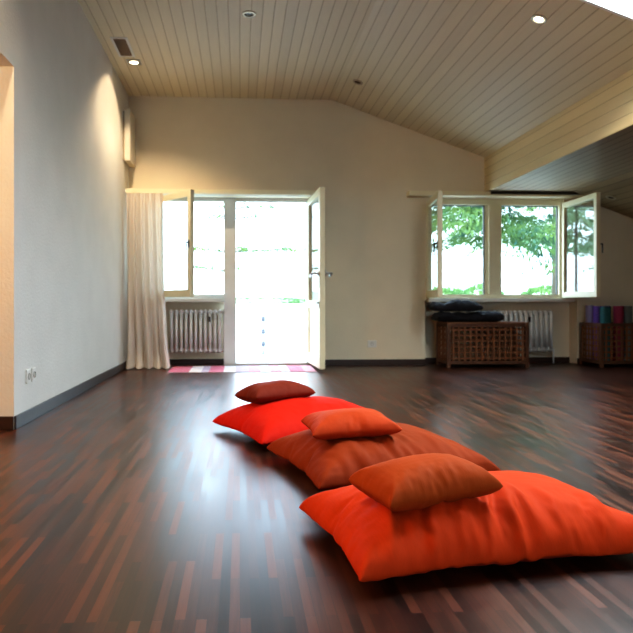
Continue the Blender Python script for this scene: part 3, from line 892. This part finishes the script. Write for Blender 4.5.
for (x, y, sx, sz, side) in [(9.5, 29, 1.15, .75, 'seen low in the left pane'), (12.3, 31.5, 1.1, .85, 'half hidden by the mullion'), (14.7, 30, 1.15, .8, 'seen low in the right pane')]:
    shrub((x, y, .05), sx, 1.0, sz, 1500, int(x*2), HEDGE, 'garden_shrub', 'rounded green shrub far behind the wide right window, '+side, 'shrub', 'shrubs beyond the right window', (.06, .22))
shrub((1.0, 58, .87), 6.5, .8, .27, 2600, 31, HEDGE, 'low_hedge', 'long low green hedge across the lawn seen through the garden door', 'hedge', leaf=(.06, .2))
def limb_tree(loc, limbs, seed, mat, label):
    """a thin tree whose few level limbs carry loose sprays of leaves"""
    rnd = random.Random(seed)
    t = empty('slender_tree', loc); tag(t, label, 'tree')
    h = max(l[0] for l in limbs)+.5
    MB().cyl((0, 0, -.1), (0, 0, h), .09, .03, 10).build('trunk', BARK, t, True)
    bm = bmesh.new()
    for z, x0, x1, n in limbs:
        MB().cyl((0, 0, z-.1), (x0, 0, z+.02), .02, .008, 6).build('limb', BARK, t, True)
        MB().cyl((0, 0, z-.1), (x1, 0, z), .022, .008, 6).build('limb', BARK, t, True)
        for q in range(n):
            x = rnd.uniform(x0, x1); d = Vector((rnd.uniform(-1, 1), rnd.uniform(-1, 1), rnd.uniform(-.9, .1)))
            cl = .5+.5*math.sin(x*5+z*3)
            if rnd.random() > .35+.65*cl: continue
            leaf_quad(bm, Vector((x, rnd.gauss(0, .18), z+rnd.gauss(0, .03)+.02*math.sin(x*6))), d, rnd.uniform(.02, .035), rnd.uniform(.06, .12), Vector((rnd.uniform(-1, 1), 0, 1)))
    me = bpy.data.meshes.new('foliage'); bm.to_mesh(me); bm.free()
    link(bpy.data.objects.new('foliage', me), t).data.materials.append(mat)
limb_tree((-.30, 16, -.02), [(2.22, -.9, 1.75, 700), (3.05, -.5, .75, 260), (3.32, -.4, 1.7, 240), (1.75, -.9, .3, 200)], 41, NEEDLE_B, 'thin tree with level leafy limbs outside, behind the post between window and garden door')
conifer((1.95, 12.6, -.02), 3.6, 2.0, .75, 11, PALE_LEAF, 'small green conifer on the terrace between the door and the right window', GT, 22, 120)
t = empty('garden_post', (.37, 10.1, -.02)); tag(t, 'slim pale post with grey bands standing on the terrace outside the door', 'post')
m = MB(); m.cyl((0, 0, 0), (0, 0, .78), .028, seg=14); m.build('pole', simple('post_grey', (.42, .43, .46), .6, .03), t, True)
for z in (.14, .34, .54): MB().cyl((0, 0, z), (0, 0, z+.07), .034, seg=14).build('band', simple('post_band', (.10, .10, .12), .6, .03), t, True)
MB().cyl((0, 0, 0), (0, 0, .015), .07, seg=18).build('foot_plate', simple('post_foot', (.3, .3, .3), .6, .03), t)
# ------------------------------------------------------------------ light
wd = bpy.data.worlds.new('sky'); SC.world = wd; wd.use_nodes = True
nt = wd.node_tree; bg = nt.nodes['Background']
tc = N(nt, 'ShaderNodeTexCoord'); sp = N(nt, 'ShaderNodeSeparateXYZ'); nt.links.new(tc.outputs['Generated'], sp.inputs[0])
c = ramp(nt, sp.outputs[2], [(0, (.66, .84, 1)), (.5, (.62, .81, 1)), (1, (.52, .74, 1))])
nt.links.new(c, bg.inputs[0]); bg.inputs[1].default_value = 9.0

def portal(loc, rot, sx, sy):
    l = bpy.data.lights.new('sky_portal', 'AREA'); l.shape = 'RECTANGLE'; l.size = sx; l.size_y = sy
    o = link(bpy.data.objects.new('sky_portal', l)); o.location = loc; o.rotation_euler = rot
    l.cycles.is_portal = True
portal(((WL2+D1)/2, YB+.36, 1.1), (-PI/2, 0, 0), 2.05, 2.3)
portal(((RW0+RW1)/2, YB+.36, 1.5), (-PI/2, 0, 0), 1.9, 1.4)
# daylight falling through the skylight
def area(name, loc, rot, sx, sy, e, col):
    l = bpy.data.lights.new(name, 'AREA'); l.shape = 'RECTANGLE'; l.size = sx; l.size_y = sy; l.energy = e; l.color = col
    o = link(bpy.data.objects.new(name, l)); o.location = loc; o.rotation_euler = rot
    return o
xm = (KX0+KX1)/2
area('skylight_daylight', (xm, (KY0+KY1)/2, slope_z(xm)+.30), (0, math.atan(SL), 0), .85, 2.0, 300, (.86, .93, 1))
spot_lamp((S1[0], S1[1], ZC-.02), 150, 125, .6); spot_lamp((S2[0], S2[1], ZC-.02), 90, 130, .6)
spot_lamp((S3[0], S3[1], S3[2]-.03), 80, 120, .6)
l = bpy.data.lights.new('hall_fill_light', 'POINT'); l.energy = 110; l.color = (1, .66, .32); l.shadow_soft_size = .1  # fill light without a fixture, added to warm the hall wall
o = link(bpy.data.objects.new('hall_fill_light', l)); o.location = (-2.7, 2.2, 1.9)
SC.cycles.denoising_prefilter = 'ACCURATE'; SC.cycles.use_light_tree = False
SC.cycles.sample_clamp_indirect = 2.0; SC.cycles.sample_clamp_direct = 4.0
SC.cycles.caustics_reflective = False; SC.cycles.caustics_refractive = False; SC.cycles.blur_glossy = 1.0
SC.cycles.max_bounces = 6; SC.cycles.diffuse_bounces = 4; SC.cycles.glossy_bounces = 3; SC.cycles.transparent_max_bounces = 12
SC.view_settings.view_transform = 'Standard'; SC.view_settings.look = 'None'; SC.view_settings.exposure = .28; SC.view_settings.gamma = 1.0

# slight contrast curve, like the photograph's
SC.view_settings.use_curve_mapping = True
cm = SC.view_settings.curve_mapping
cv = cm.curves[3]
for x, y in ((.03, .018), (.12, .098), (.35, .355), (.7, .76)): cv.points.new(x, y)
cm.update()
